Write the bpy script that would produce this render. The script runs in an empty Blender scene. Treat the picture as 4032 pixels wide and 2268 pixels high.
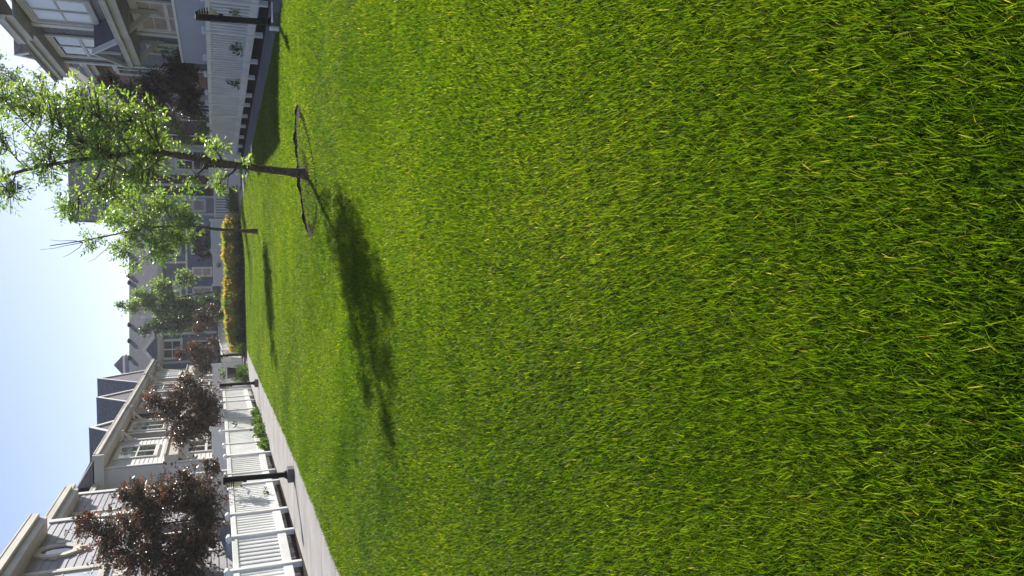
import bpy, bmesh, math, random
import numpy as np
from mathutils import Vector, Matrix
random.seed(7); rng = np.random.default_rng(11)
S = bpy.context.scene; COL = S.collection
R = math.radians

# ------------------------------------------------------------------ camera
H = 1.29
PITCH, ROLL, YAW = math.atan((2016-849)/3030), 0.023, math.atan(.045)
fw = Vector((0, math.cos(PITCH), -math.sin(PITCH))); rt = Vector((1, 0, 0)); up = rt.cross(fw)
c, s = math.cos(ROLL), math.sin(ROLL)
ax = (-up)*c - rt*s            # picture right = downwards in the place (the phone was held sideways)
ay = (-up)*s + rt*c
rot = Matrix((ax, ay, -fw)).transposed()
rot = Matrix.Rotation(YAW, 3, 'Z') @ rot
cd = bpy.data.cameras.new('camera'); cam = bpy.data.objects.new('camera', cd); COL.objects.link(cam)
cam.matrix_world = Matrix.Translation((0, 0, H)) @ rot.to_4x4()
cd.sensor_width = 36; cd.lens = 36*3030/4032; cd.clip_start = .05; cd.clip_end = 2000
S.camera = cam
S.render.resolution_x, S.render.resolution_y = 1024, 576

# ------------------------------------------------------------------ light
SUN_EL, SUN_AZ = R(35), R(26)          # azimuth from +Y towards +X
w = bpy.data.worlds.new('World'); S.world = w; w.use_nodes = True
nt = w.node_tree; bg = nt.nodes['Background']; bg.inputs['Strength'].default_value = .062
sky = nt.nodes.new('ShaderNodeTexSky'); sky.sky_type = 'NISHITA'; sky.sun_disc = False
sky.sun_elevation = SUN_EL; sky.sun_rotation = SUN_AZ; sky.air_density = 1.0; sky.dust_density = .55; sky.ozone_density = 3.2
tn_ = nt.nodes.new('ShaderNodeMix'); tn_.data_type = 'RGBA'; tn_.blend_type = 'MULTIPLY'; tn_.inputs[0].default_value = 1; tn_.inputs[7].default_value = (1.12, 1.0, 1.03, 1)
nt.links.new(sky.outputs[0], tn_.inputs[6]); nt.links.new(tn_.outputs[2], bg.inputs[0])
sd = bpy.data.lights.new('sun', 'SUN'); sd.energy = 4.8; sd.angle = R(.5); sd.color = (1, .955, .88)
sun = bpy.data.objects.new('sun', sd); COL.objects.link(sun)
sdir = Vector((math.sin(SUN_AZ)*math.cos(SUN_EL), math.cos(SUN_AZ)*math.cos(SUN_EL), math.sin(SUN_EL)))
sun.rotation_euler = sdir.to_track_quat('Z', 'Y').to_euler(); sun.location = sdir*60
S.view_settings.view_transform = 'Standard'; S.view_settings.look = 'None'
S.view_settings.exposure = 1.05; S.view_settings.gamma = 1

# ------------------------------------------------------------------ materials
def ramp(n, stops):
    r = n.nodes.new('ShaderNodeValToRGB'); e = r.color_ramp.elements
    while len(e) < len(stops): e.new(.5)
    for q, (p, col) in zip(e, stops): q.position = p; q.color = (*col, 1)
    return r
def mat(name, col, rough=.6, var=.12, scale=3., bump=0, bscale=60, spec=.4, col2=None, detail=4, emit=None, metal=0):
    m = bpy.data.materials.new(name); m.use_nodes = True; n = m.node_tree; b = n.nodes['Principled BSDF']
    b.inputs['Roughness'].default_value = rough; b.inputs['Specular IOR Level'].default_value = spec; b.inputs['Metallic'].default_value = metal
    g = n.nodes.new('ShaderNodeNewGeometry')
    no = n.nodes.new('ShaderNodeTexNoise'); no.inputs['Scale'].default_value = scale; no.inputs['Detail'].default_value = detail
    n.links.new(g.outputs['Position'], no.inputs['Vector'])
    d = [max(0, q*(1-var)) for q in col]; l = col2 or [min(1, q*(1+var)) for q in col]
    r = ramp(n, [(.3, d), (.7, l)]); n.links.new(no.outputs[0], r.inputs[0]); n.links.new(r.outputs[0], b.inputs['Base Color'])
    if bump:
        n2 = n.nodes.new('ShaderNodeTexNoise'); n2.inputs['Scale'].default_value = bscale; n2.inputs['Detail'].default_value = 5
        n.links.new(g.outputs['Position'], n2.inputs['Vector'])
        bp = n.nodes.new('ShaderNodeBump'); bp.inputs['Strength'].default_value = bump; bp.inputs['Distance'].default_value = .01
        n.links.new(n2.outputs[0], bp.inputs['Height']); n.links.new(bp.outputs[0], b.inputs['Normal'])
    return m
M = dict(
    vinyl=mat('white_vinyl', (.77, .77, .755), .45, .10, 1.7, .05, 20, detail=8),
    vinyl_panel=mat('white_vinyl_panel', (.70, .71, .73), .5, .05, .7),
    shaded_panel=mat('shade_tinted_vinyl', (.40, .44, .54), .5, .06, .7), dkgrey=mat('dark_grey_siding', (.15, .155, .165), .6, .12, .8), taupeA=mat('plum_taupe_siding', (.21, .18, .19), .6, .12, .8),  # right patio panel: white vinyl with its blue shade put into the colour
    trim=mat('cream_trim_paint', (.56, .53, .455), .55, .14, 1.2, .05, 40),
    trimw=mat('white_trim_paint', (.72, .70, .65), .5, .06, 1.5),
    soffit=mat('soffit_panel', (.40, .37, .31), .6, .1, 2),
    slateA=mat('grey_slate_siding', (.34, .335, .36), .6, .12, .8),
    slate=mat('slate_blue_siding', (.12, .155, .24), .6, .12, .8),
    grey=mat('grey_siding', (.38, .38, .39), .6, .1, .8),
    taupe=mat('taupe_siding', (.30, .265, .27), .6, .12, .8),
    pale=mat('pale_siding', (.60, .585, .56), .6, .08, .8),
    burg=mat('burgundy_panel', (.085, .032, .04), .6, .15, 2),
    terra=mat('terracotta_siding', (.25, .15, .115), .65, .12, 1.2),
    wine=mat('dark_wine_siding', (.13, .075, .075), .6, .15, 1.2),
    shak=mat('dark_shake', (.10, .095, .12), .75, .2, 3),
    glassdark=mat('window_glass', (.035, .042, .05), .04, .3, .6, spec=.9),
    pale_pane=mat('pale_window_pane', (.55, .58, .62), .25, .08, 1, spec=.8),  # pale glossy colour set on the pane itself
    curtain=mat('beige_curtain', (.45, .36, .30), .35, .15, 4, spec=.6),
    metal=mat('black_powder_coat', (.008, .008, .010), .5, .25, 8, spec=.12),
    lens=mat('cream_lens', (.62, .52, .30), .45, .1, 6),
    conc=mat('concrete_block', (.14, .135, .13), .9, .2, 9, .5, 120),
    soil=mat('bed_soil', (.014, .010, .008), 1, .5, 14, 1., 60, col2=(.045, .032, .022), spec=.1),
    bark=mat('bark', (.085, .055, .036), .9, .4, 22, 1, 90, col2=(.20, .14, .09)),
    cover=mat('grey_cover', (.33, .34, .36), .6, .15, 5, .3, 12),
    pot=mat('dark_pot', (.025, .025, .028), .5, .2, 5),
    straw=mat('straw_mulch', (.22, .17, .10), .95, .4, 30, .8, 80),
)
def shingle(name, c1, c2):
    m = bpy.data.materials.new(name); m.use_nodes = True; n = m.node_tree; b = n.nodes['Principled BSDF']; b.inputs['Roughness'].default_value = .9
    tc = n.nodes.new('ShaderNodeTexCoord'); g = n.nodes.new('ShaderNodeNewGeometry')
    sp = n.nodes.new('ShaderNodeSeparateXYZ'); n.links.new(g.outputs['Position'], sp.inputs[0])
    mu = n.nodes.new('ShaderNodeMath'); mu.operation = 'MULTIPLY'; mu.inputs[1].default_value = 1/.115; n.links.new(sp.outputs[2], mu.inputs[0])
    fr = n.nodes.new('ShaderNodeMath'); fr.operation = 'FRACT'; n.links.new(mu.outputs[0], fr.inputs[0])
    no = n.nodes.new('ShaderNodeTexNoise'); no.inputs['Scale'].default_value = 6; no.inputs['Detail'].default_value = 6
    n.links.new(g.outputs['Position'], no.inputs['Vector'])
    r = ramp(n, [(.3, c1), (.7, c2)]); n.links.new(no.outputs[0], r.inputs[0])
    r2 = ramp(n, [(0, (.45,)*3), (.2, (1,)*3)]); n.links.new(fr.outputs[0], r2.inputs[0])
    mx = n.nodes.new('ShaderNodeMix'); mx.data_type = 'RGBA'; mx.blend_type = 'MULTIPLY'; mx.inputs[0].default_value = .8
    n.links.new(r.outputs[0], mx.inputs[6]); n.links.new(r2.outputs[0], mx.inputs[7]); n.links.new(mx.outputs[2], b.inputs['Base Color'])
    bp = n.nodes.new('ShaderNodeBump'); bp.inputs['Distance'].default_value = .02; n.links.new(fr.outputs[0], bp.inputs['Height']); n.links.new(bp.outputs[0], b.inputs['Normal'])
    return m
M['roof'] = shingle('asphalt_shingle_dark', (.13, .125, .14), (.22, .21, .225))
M['roofb'] = shingle('asphalt_shingle_brown', (.17, .145, .135), (.27, .235, .22))

def leafmat(name, stops, rough=.35, trans=.45, spec=.5, world=0., tfac=(1.6, 1.9, .6)):
    m = bpy.data.materials.new(name); m.use_nodes = True; n = m.node_tree; b = n.nodes['Principled BSDF']
    out = n.nodes['Material Output']
    at = n.nodes.new('ShaderNodeAttribute'); at.attribute_name = 'tint'
    src = at.outputs['Fac']
    if world:
        g = n.nodes.new('ShaderNodeNewGeometry'); acc = None
        for sc, amt in ((.55, world), (2.6, world*.8)):
            no = n.nodes.new('ShaderNodeTexNoise'); no.inputs['Scale'].default_value = sc; no.inputs['Detail'].default_value = 3
            n.links.new(g.outputs['Position'], no.inputs['Vector'])
            a = n.nodes.new('ShaderNodeMath'); a.operation = 'MULTIPLY_ADD'; n.links.new(no.outputs[0], a.inputs[0]); a.inputs[1].default_value = amt
            n.links.new(src, a.inputs[2]); 
            q = n.nodes.new('ShaderNodeMath'); q.operation = 'SUBTRACT'; n.links.new(a.outputs[0], q.inputs[0]); q.inputs[1].default_value = amt*.5
            src = q.outputs[0]
    r = ramp(n, stops); n.links.new(src, r.inputs[0]); n.links.new(r.outputs[0], b.inputs['Base Color'])
    b.inputs['Roughness'].default_value = rough; b.inputs['Specular IOR Level'].default_value = spec
    mt = n.nodes.new('ShaderNodeMix'); mt.data_type = 'RGBA'; mt.blend_type = 'MULTIPLY'; mt.inputs[0].default_value = 1
    mt.clamp_result = False
    n.links.new(r.outputs[0], mt.inputs[6]); mt.inputs[7].default_value = (*tfac, 1)
    tr = n.nodes.new('ShaderNodeBsdfTranslucent'); n.links.new(mt.outputs[2], tr.inputs[0])
    mx = n.nodes.new('ShaderNodeMixShader'); mx.inputs[0].default_value = trans
    n.links.new(b.outputs[0], mx.inputs[1]); n.links.new(tr.outputs[0], mx.inputs[2]); n.links.new(mx.outputs[0], out.inputs[0])
    return m
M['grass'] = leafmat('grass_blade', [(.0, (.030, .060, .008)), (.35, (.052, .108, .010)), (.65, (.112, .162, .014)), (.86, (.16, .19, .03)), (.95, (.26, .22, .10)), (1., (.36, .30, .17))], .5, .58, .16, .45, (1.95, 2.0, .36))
M['ash'] = leafmat('ash_leaf', [(0, (.07, .125, .04)), (.5, (.16, .225, .07)), (1, (.31, .34, .10))], .3, .6, .5)
M['dkleaf'] = leafmat('dark_leaf', [(0, (.02, .05, .02)), (.6, (.05, .095, .035)), (1, (.09, .15, .05))], .35, .35, .7)
M['midleaf'] = leafmat('grey_green_leaf', [(0, (.06, .11, .05)), (.5, (.15, .21, .09)), (1, (.30, .33, .16))], .28, .5, .8)
M['purple'] = leafmat('purple_leaf', [(0, (.028, .034, .022)), (.45, (.075, .064, .042)), (.8, (.135, .098, .060)), (.95, (.18, .10, .045)), (.985, (.20, .13, .03)), (1, (.28, .035, .03))], .28, .28, .7, 0, (1.8, 1.3, .9))
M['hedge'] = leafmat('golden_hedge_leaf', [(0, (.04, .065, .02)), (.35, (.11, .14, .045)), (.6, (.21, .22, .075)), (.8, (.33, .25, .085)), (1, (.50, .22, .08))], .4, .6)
M['shrub'] = leafmat('bright_shrub_leaf', [(0, (.03, .06, .015)), (.6, (.07, .115, .03)), (1, (.15, .19, .05))], .4, .4)

# ------------------------------------------------------------------ helpers
ORG = {}
def tag(o, label=None, cat=None, group=None, kind=None):
    if label: o['label'] = label
    if cat: o['category'] = cat
    if group: o['group'] = group
    if kind: o['kind'] = kind
    return o
def empty(name, loc, label, cat, group=None, rz=0):
    o = bpy.data.objects.new(name, None); COL.objects.link(o); o.location = loc; o.rotation_euler = (0, 0, rz)
    o.empty_display_size = .3; ORG[o.name] = Vector(loc)
    return tag(o, label, cat, group)
def link(name, me, parent=None, org=None):
    o = bpy.data.objects.new(name, me); COL.objects.link(o)
    if parent is not None: o.parent = parent; ORG[o.name] = ORG[parent.name]
    else: ORG[o.name] = Vector((0, 0, 0))
    return o
def copy_tree(o, parent=None):
    c_ = o.copy(); COL.objects.link(c_); c_.parent = parent; ORG[c_.name] = ORG[o.name]
    for ch in list(o.children): copy_tree(ch, c_)
    return c_
class MB:
    def __init__(s, T=None): s.v = []; s.f = []; s.T = T or (lambda a, b, c_: (a, b, c_))
    def face(s, pts):
        i = len(s.v); s.v += [s.T(*p) for p in pts]; s.f.append(tuple(range(i, i+len(pts)))); return s
    def box(s, a, b):
        x0, y0, z0 = [min(p, q) for p, q in zip(a, b)]; x1, y1, z1 = [max(p, q) for p, q in zip(a, b)]
        i = len(s.v)
        s.v += [s.T(*p) for p in ((x0,y0,z0),(x1,y0,z0),(x1,y1,z0),(x0,y1,z0),(x0,y0,z1),(x1,y0,z1),(x1,y1,z1),(x0,y1,z1))]
        s.f += [tuple(i+k for k in q) for q in ((0,3,2,1),(4,5,6,7),(0,1,5,4),(1,2,6,5),(2,3,7,6),(3,0,4,7))]; return s
    def hexa(s, bot, top):
        i = len(s.v); n = len(bot); s.v += [s.T(*p) for p in bot]+[s.T(*p) for p in top]
        s.f.append(tuple(i+k for k in reversed(range(n)))); s.f.append(tuple(i+n+k for k in range(n)))
        for k in range(n): s.f.append((i+k, i+(k+1) % n, i+n+(k+1) % n, i+n+k))
        return s
    def beam(s, a, b, wd, ht, upv=(0, 0, 1)):
        a, b = Vector(a), Vector(b); d = (b-a).normalized(); sd_ = d.cross(Vector(upv)).normalized(); u_ = sd_.cross(d)
        q = [sd_*wd/2+u_*ht/2, -sd_*wd/2+u_*ht/2, -sd_*wd/2-u_*ht/2, sd_*wd/2-u_*ht/2]
        return s.hexa([tuple(a+k) for k in q], [tuple(b+k) for k in q])
    def tube(s, pts, rad, n=8, cap=True):
        P = [Vector(p) for p in pts]; i0 = len(s.v); prev = Vector((1, .13, .07))
        for k, p in enumerate(P):
            d = (P[min(k+1, len(P)-1)]-P[max(k-1, 0)]).normalized()
            a = d.cross(prev); 
            if a.length < 1e-3: a = d.cross(Vector((0, 1, .3)))
            a.normalize(); b = d.cross(a); r_ = rad[k] if hasattr(rad, '__len__') else rad
            for j in range(n):
                t = 2*math.pi*j/n; q = p+a*(math.cos(t)*r_)+b*(math.sin(t)*r_); s.v.append(s.T(*q))
        for k in range(len(P)-1):
            for j in range(n):
                s.f.append((i0+k*n+j, i0+k*n+(j+1) % n, i0+(k+1)*n+(j+1) % n, i0+(k+1)*n+j))
        if cap: s.f.append(tuple(i0+(len(P)-1)*n+j for j in range(n))); s.f.append(tuple(i0+j for j in reversed(range(n))))
        return s
    def build(s, name, m, parent=None, bevel=0, smooth=False, local=False):
        me = bpy.data.meshes.new(name)
        o = link(name, me, parent); g = Vector((0, 0, 0)) if local else ORG[o.name]
        me.from_pydata([tuple(Vector(p)-g) for p in s.v], [], s.f)
        bm = bmesh.new(); bm.from_mesh(me); bmesh.ops.recalc_face_normals(bm, faces=bm.faces); bm.to_mesh(me); bm.free()
        me.materials.append(m)
        if smooth: me.shade_smooth()
        if bevel:
            bv = o.modifiers.new('bevel', 'BEVEL'); bv.width = bevel; bv.segments = 2; bv.limit_method = 'ANGLE'
        return o
def sm(a, b, x): t = np.clip((x-a)/(b-a), 0, 1); return t*t*(3-2*t)
def zg(x, y): return .25*sm(-.3, 3.3, np.asarray(x, float))+.0*np.asarray(y)
LY = [(0, -3.75), (9, -3.74), (12.5, -3.68), (17, -3.74), (22, -3.88), (30, -4.1), (45, -4.4)]
RY = [(0, 4.6), (8, 4.25), (12, 3.84), (16, 3.5), (20, 3.26), (25, 2.85), (32, 2.35), (45, 1.9)]
def XL(y): return np.interp(y, [p[0] for p in LY], [p[1] for p in LY])
def XR(y): return np.interp(y, [p[0] for p in RY], [p[1] for p in RY])
def npmesh(name, v, faces_flat, loop_tot, tint=None):
    me = bpy.data.meshes.new(name); n = len(v)
    me.vertices.add(n); me.vertices.foreach_set('co', v.astype(np.float32).ravel())
    me.loops.add(len(faces_flat)); me.loops.foreach_set('vertex_index', faces_flat.astype(np.int32))
    ls = np.concatenate([[0], np.cumsum(loop_tot)[:-1]]).astype(np.int32)
    me.polygons.add(len(loop_tot)); me.polygons.foreach_set('loop_start', ls)
    me.update(calc_edges=True)
    if tint is not None:
        a = me.attributes.new('tint', 'FLOAT', 'POINT'); a.data.foreach_set('value', tint.astype(np.float32))
    return me

# ------------------------------------------------------------------ ground, paths
def grid(name, m, x0f, x1f, ys, nx, zoff, kind='structure', zmul=1, skirt=0):
    b = MB(); rows = []
    for y in ys:
        xs = np.linspace(x0f(y), x1f(y), nx); rows.append([(x, y, float(zg(x, y))*zmul+zoff) for x in xs])
    for a, c_ in zip(rows, rows[1:]):
        for k in range(nx-1): b.face([a[k], a[k+1], c_[k+1], c_[k]])
    if skirt:
        for a, c_ in zip(rows, rows[1:]):
            for k in (0, nx-1):
                d = lambda p: (p[0], p[1], p[2]-skirt)
                b.face([a[k], c_[k], d(c_[k]), d(a[k])])
    me_o = b.build(name, m)
    bm = bmesh.new(); bm.from_mesh(me_o.data); bmesh.ops.remove_doubles(bm, verts=bm.verts, dist=1e-4); bmesh.ops.recalc_face_normals(bm, faces=bm.faces)
    if bm.faces[0].normal.z < 0: bmesh.ops.reverse_faces(bm, faces=bm.faces)
    bm.to_mesh(me_o.data); bm.free()
    return tag(me_o, kind=kind)
mg = mat('distant_ground', (.075, .085, .04), .95, .3, .4, .5, 20)
gp = MB(); ring = [-600, -60, -12, -8, -6, -5, 0, 1, 2, 3, 4, 6, 9, 60, 600]; ysr = [-600, -60, -10, 0, 20, 40, 60, 80, 200, 900]
for y0, y1 in zip(ysr, ysr[1:]):
    for x0, x1 in zip(ring, ring[1:]):
        gp.face([(x, y, float(zg(x, y))-.06) for x, y in ((x0, y0), (x1, y0), (x1, y1), (x0, y1))])
tag(gp.build('ground', mg), kind='structure')
lawnm = mat('lawn_thatch', (.018, .032, .006), 1, .35, 25, .8, 120, col2=(.045, .055, .012), spec=0)
grid('lawn_base', lawnm, lambda y: XL(y)+.02, lambda y: XR(y)-.02, np.linspace(-4, 37.6, 60), 28, 0)
def pathmat(name, col, js):
    m = mat(name, col, .88, .22, 1.3, .5, 160, detail=8); n = m.node_tree; b = n.nodes['Principled BSDF']
    src = b.inputs['Base Color'].links[0].from_socket
    g = n.nodes.new('ShaderNodeNewGeometry'); sp = n.nodes.new('ShaderNodeSeparateXYZ'); n.links.new(g.outputs['Position'], sp.inputs[0])
    a = n.nodes.new('ShaderNodeMath'); a.operation = 'MULTIPLY'; a.inputs[1].default_value = 1/js; n.links.new(sp.outputs[1], a.inputs[0])
    f = n.nodes.new('ShaderNodeMath'); f.operation = 'FRACT'; n.links.new(a.outputs[0], f.inputs[0])
    r = ramp(n, [(0, (.28,)*3), (.018, (.35,)*3), (.03, (1,)*3)]); n.links.new(f.outputs[0], r.inputs[0])
    sp2 = n.nodes.new('ShaderNodeTexNoise'); sp2.inputs['Scale'].default_value = 190; n.links.new(g.outputs['Position'], sp2.inputs['Vector'])
    r3 = ramp(n, [(.3, (.78,)*3), (.65, (1.08,)*3)]); n.links.new(sp2.outputs[0], r3.inputs[0])
    for q in (r, r3):
        mx = n.nodes.new('ShaderNodeMix'); mx.data_type = 'RGBA'; mx.blend_type = 'MULTIPLY'; mx.inputs[0].default_value = 1
        n.links.new(src, mx.inputs[6]); n.links.new(q.outputs[0], mx.inputs[7]); src = mx.outputs[2]
    n.links.new(src, b.inputs['Base Color']); return m
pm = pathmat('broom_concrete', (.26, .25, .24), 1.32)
lx = lambda y: -5.03-.012*max(0, y-14)*.9
grid('path_left', pm, lx, lambda y: XL(y)+.03, np.linspace(-4, 46, 60), 5, .022, skirt=.08)
rx = lambda y: np.interp(y, [0, 12, 18, 24, 30, 40], [5.4, 4.75, 4.25, 3.95, 3.5, 3.2])
pmr = pathmat('shaded_concrete', (.105, .11, .115), 1.32)  # shade over the right path is put into a darker concrete colour
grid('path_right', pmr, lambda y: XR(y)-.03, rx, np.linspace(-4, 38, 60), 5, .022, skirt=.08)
pm2 = pathmat('pale_concrete', (.42, .40, .38), 2.1)
grid('path_across', pm2, lambda y: -6.5, lambda y: 5.4, np.linspace(39.9, 41.9, 6), 24, .024, skirt=.08)
grid('path_side', pm2, lambda y: 3.22, lambda y: 9, np.linspace(34.2, 36.2, 6), 6, .026, skirt=.08)
grid('patio_left', pm2, lambda y: -7.5, lambda y: -5.56, np.linspace(-4, 41.9, 30), 4, .10, skirt=.1)
grid('planting_bed_left', M['soil'], lambda y: -5.55, lambda y: lx(y)-.002, np.linspace(-4, 41.9, 50), 8, .008)
grid('planting_bed_right', M['soil'], lambda y: float(rx(y))+.002, lambda y: 7.4, np.linspace(-4, 34.1, 50), 8, .004)
grid('planting_bed_end', M['soil'], lambda y: XL(y)+.05, lambda y: 2.2, np.linspace(37.65, 39.85, 5), 8, .003)

# ------------------------------------------------------------------ lawn grass
TREE1 = (1.13, 10.85)
DARK_GREEN = [(-1.5, 7.6, .45, .3), (-2.2, 8.6, .5, .35), (-2.6, 10.2, .5, .3), (-1.9, 6.4, .35, .3), (-3.0, 12.5, .5, .3), (-.8, 5.0, .3, .35), (-2.5, 7.3, .4, .25), (-3.2, 15.5, .6, .25)]  # spots where the blade tint is lowered to a darker green
def make_grass():
    YS = np.linspace(.15, 38, 2000); RHO0 = 60000.
    rho = RHO0*np.minimum(1, (1.5/YS))**1.33
    xl = np.maximum(XL(YS), -1.1-.6*YS); xr = np.minimum(XR(YS), 1.1+.6*YS)
    wgt = rho*(xr-xl); cum = np.cumsum(wgt)*(YS[1]-YS[0]); N = int(cum[-1]); 
    y = np.interp(rng.random(N)*cum[-1], cum, YS)
    a, b = np.interp(y, YS, xl), np.interp(y, YS, xr); x = a+(b-a)*rng.random(N)
    # ragged lawn edges
    ed = .045*np.sin(y*5.1)+.04*np.sin(y*2.3+1)+.03*rng.standard_normal(N)
    keep = (x > XL(y)+.03+ed*.6) & (x < XR(y)-.03+ed*.6)
    d = np.hypot((x-TREE1[0]), (y-TREE1[1])*.93); ang = np.arctan2(y-TREE1[1], x-TREE1[0])
    rr = .80+.05*np.sin(ang*3+1)
    keep &= ~((np.abs(d-rr-.03) < .065) & (rng.random(N) > np.where(np.sin(ang) > -.1, .16+.12*np.sin(ang*9), .8+.3*np.sin(ang*5))))
    keep &= ~((d < .28) & (rng.random(N) > .25)) & ~((d < rr) & (rng.random(N) > .75))
    d2 = np.hypot(x-.78, y-24.3); keep &= ~((d2 < .28) & (rng.random(N) > .2))
    x, y, d, rr = x[keep], y[keep], d[keep], rr[keep]; N = len(x)
    k = np.sqrt(RHO0/np.interp(y, YS, rho))
    clump = .5+.5*np.sin(x*7.3+2*np.sin(y*3.1))*np.sin(y*6.1+1.7*np.sin(x*4.3))
    big = .5+.5*np.sin(x*1.7+1.3*np.sin(y*.8+.4))*np.sin(y*1.35+1.1*np.sin(x*1.1+2))
    h = (.015+.019*rng.random(N)**1.4)*(1+.28*clump+.16*big)*(1+.28*sm(3.0, 1.2, y))*np.where(rng.random(N) < .035, 1.45, 1)
    h *= np.where(d < rr, .8, 1)*(1+.04*(k-1))
    wd = (.00075+.0008*rng.random(N)**1.6)*k*np.where(rng.random(N) < .012, 1.7, 1)
    az = rng.random(N)*2*np.pi; fa = az+rng.normal(0, .8, N)
    lean = np.abs(rng.normal(.0, .5, N))+.12; lean = np.clip(lean, 0, 1.35)
    windx, windy = .16*np.sin(y*1.9+x), .25+.2*np.sin(x*1.3+y*.7)       # mown lie of the lawn
    dx, dy = np.sin(lean)*np.cos(fa)+windx, np.sin(lean)*np.sin(fa)+windy; dz = np.cos(lean)
    L = np.sqrt(dx*dx+dy*dy+dz*dz); dx, dy, dz = dx/L, dy/L, dz/L
    px, py = -np.sin(az), np.cos(az)
    z0 = zg(x, y)+.004; z0 = z0-np.where(np.abs(d-rr) < .09, .03, 0)
    base = np.stack([x, y, z0], 1); D = np.stack([dx, dy, dz], 1)*h[:, None]; W = np.stack([px, py, 0*px], 1)*wd[:, None]
    bend = np.stack([dx, dy, -.35*np.ones(N)], 1)*(h*.22*rng.random(N))[:, None]
    mid = base+D*.55; tip = base+D+bend
    V = np.stack([base-W*.7, base+W*.7, mid-W, mid+W, tip-W*.25, tip+W*.25], 1).reshape(-1, 3)
    i = np.arange(N)[:, None]*6
    F = np.concatenate([i+np.array([[0, 1, 3, 2]]), i+np.array([[2, 3, 5, 4]])], 1).ravel()
    lt = np.full(N*2, 4)
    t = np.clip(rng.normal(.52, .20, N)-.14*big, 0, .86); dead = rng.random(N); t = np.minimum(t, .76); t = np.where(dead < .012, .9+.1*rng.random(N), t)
    for gx, gy, gr, ga in DARK_GREEN: t = t-ga*np.exp(-((x-gx)**2+((y-gy)*.8)**2)/gr**2)*(.6+.4*np.sin(x*5+y*3))
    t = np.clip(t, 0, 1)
    # cut tips are paler
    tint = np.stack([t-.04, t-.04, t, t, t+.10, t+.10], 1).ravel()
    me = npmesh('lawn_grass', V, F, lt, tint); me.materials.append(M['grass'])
    print('grass blades', N)
    o = link('lawn_grass', me); tag(o, 'bright green mown grass covering the lawn between the two paths', 'grass', kind='stuff')
make_grass()

# ------------------------------------------------------------------ foliage
def leaves(name, pts, dirs, ln, wd, m, parent, droop=.25, fold=.25, tint=None):
    N = len(pts); pts = np.asarray(pts, float); D = np.asarray(dirs, float); D /= np.linalg.norm(D, axis=1)[:, None]+1e-9
    D[:, 2] -= droop*rng.random(N); D /= np.linalg.norm(D, axis=1)[:, None]+1e-9
    r = rng.normal(size=(N, 3)); sd_ = np.cross(D, r); sd_ /= np.linalg.norm(sd_, axis=1)[:, None]+1e-9; nn = np.cross(sd_, D)
    L = (ln*(.6+.7*rng.random(N)))[:, None]; W = L*wd/ln*(.8+.4*rng.random(N))[:, None]*.5
    a = pts; m1 = pts+D*L*.45; tp = pts+D*L; 
    V = np.stack([a, m1-sd_*W+nn*W*fold*2, m1, m1+sd_*W+nn*W*fold*2, tp-nn*L*.12], 1).reshape(-1, 3)
    i = np.arange(N)[:, None]*5
    F = np.concatenate([i+np.array([[0, 2, 1]]), i+np.array([[0, 3, 2]]), i+np.array([[1, 2, 4]]), i+np.array([[2, 3, 4]])], 1).ravel()
    t = rng.random(N) if tint is None else np.clip(tint+rng.normal(0, .12, N), 0, 1)
    V = V-np.array(ORG[parent.name])
    me = npmesh(name, V, F, np.full(N*4, 3), np.repeat(t, 5)); me.materials.append(m)
    return link(name, me, parent)
def bez(a, b, sag=0., n=6, jit=.04):
    a, b = Vector(a), Vector(b); L = (b-a).length; out = []
    mid = Vector(((a.x+b.x*1)/2*.6+b.x*.4*1, 0, 0))
    c1 = Vector((a.x+(b.x-a.x)*.65, a.y+(b.y-a.y)*.65, a.z+(b.z-a.z)*.35+sag*L))
    for k in range(n+1):
        t = k/n; p = a*(1-t)**2+c1*2*t*(1-t)+b*t*t
        if 0 < k < n: p += Vector([random.uniform(-1, 1)*jit*L*.5 for _ in range(3)])
        out.append(p)
    return out
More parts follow.
